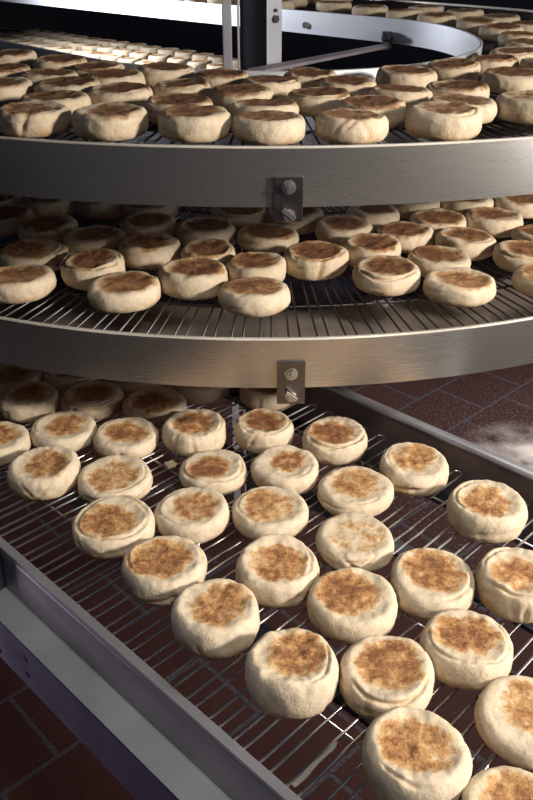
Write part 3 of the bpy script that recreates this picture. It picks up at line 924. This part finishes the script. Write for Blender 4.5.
# two crumbs lying on the lower wires
for (px, py, lab, sz) in ((171, 467, 'beige crumb lying on the wires left of the lopsided muffin with a long lip', .0075),
                          (237, 505, 'small beige crumb on the wires between the two-blotch muffin and the floury speckled one', .0055)):
    x_, y_ = at_depth(px, py, LD - .002)
    bm = bmesh.new(); bmesh.ops.create_icosphere(bm, subdivisions=3, radius=sz)
    lay = bm.verts.layers.float_color.new('bake_shade')
    for v in bm.verts:
        v.co *= 1 + .45 * noise.noise(v.co * 260 + Vector((px, 0, 0))); v.co.z *= .6; v[lay] = (0, .25, .3, 1)
    zmin = min(v.co.z for v in bm.verts)
    o = link_mesh('crumb', bm, M['muffin'], smooth=True)
    o.location = (x_, y_, CAM_H - LD - zmin); tag(o, lab, 'crumb')

# ------------------------------------------------------------------ setting
def structure(name, bm, mat):
    o = link_mesh(name, bm, mat); o['kind'] = 'structure'; return o
bm = bmesh.new(); box(bm, (0, 3.0, -.05), (1, 0, 0), (0, 1, 0), (0, 0, 1), 6, 5.5, .05); structure('floor', bm, M['floor'])
bm = bmesh.new(); box(bm, (0, 8.0, 1.6), (1, 0, 0), (0, 1, 0), (0, 0, 1), 6, .06, 1.6); structure('wall_back', bm, M['wall'])

# ------------------------------------------------------------------ light
def area(name, loc, target, size, power, color, size_y=None, spread=180):
    l = bpy.data.lights.new(name, 'AREA'); l.energy = power; l.color = color; l.size = size
    if size_y: l.shape = 'RECTANGLE'; l.size_y = size_y
    l.spread = math.radians(spread)
    o = bpy.data.objects.new(name, l); COL.objects.link(o); o.location = loc
    o.rotation_euler = (Vector(target) - Vector(loc)).to_track_quat('-Z', 'Y').to_euler()
    return o
def spot(name, loc, target, power, color, angle, blend, radius):
    l = bpy.data.lights.new(name, 'SPOT'); l.energy = power; l.color = color
    l.spot_size = math.radians(angle); l.spot_blend = blend; l.shadow_soft_size = radius
    o = bpy.data.objects.new(name, l); COL.objects.link(o); o.location = loc
    o.rotation_euler = (Vector(target) - Vector(loc)).to_track_quat('-Z', 'Y').to_euler()
    return o
spot('key_lamp', (1.85, -.03, CAM_H + .34), (.28, .85, CAM_H - .42), 290, (1.0, .905, .785), 88, .9, .12)
spot('overhead_lamp', (.70, -.15, CAM_H + 1.05), (.15, .70, CAM_H - .61), 78, (1.0, .95, .87), 42, .9, .12)
area('side_lamp', (1.85, .40, CAM_H - .10), (.3, 1.2, CAM_H - .45), .75, 8, (.97, .97, 1.0))
area('added_left_fill', (-1.3, 1.0, CAM_H - .9), (-.2, .66, CAM_H - .70), .4, .32, (.88, .82, 1.0), spread=45)  # added fill to brighten left-facing rail and channel; no lamp known there
area('added_floor_fill', (2.3, 2.7, CAM_H - .1), (.95, 2.2, 0), .4, 15, (1.0, .95, .9), spread=75)  # added light to brighten the floor at right; no lamp known there
area('back_lamp', (-1.05, 3.0, CAM_H + .04), (-.3, 3.25, CAM_H - .2), .22, 18, (.92, .95, 1.0), spread=150)
w = bpy.data.worlds.new('World'); scn.world = w; w.use_nodes = True
w.node_tree.nodes['Background'].inputs['Color'].default_value = (.50, .55, .75, 1)
w.node_tree.nodes['Background'].inputs['Strength'].default_value = .06

# ------------------------------------------------------------------ camera
cam = bpy.data.cameras.new('Camera'); co = bpy.data.objects.new('Camera', cam); COL.objects.link(co)
co.location = (0, 0, CAM_H); co.rotation_euler = (PI / 2 - PITCH, 0, 0)
cam.sensor_fit = 'VERTICAL'; cam.sensor_height = 24; cam.lens = 24 * F / 800
cam.clip_start = .01
scn.camera = co
scn.view_settings.view_transform = 'Standard'
scn.view_settings.look = 'None'
scn.view_settings.exposure = 0
scn.view_settings.gamma = 1
scn.cycles.use_denoising = True
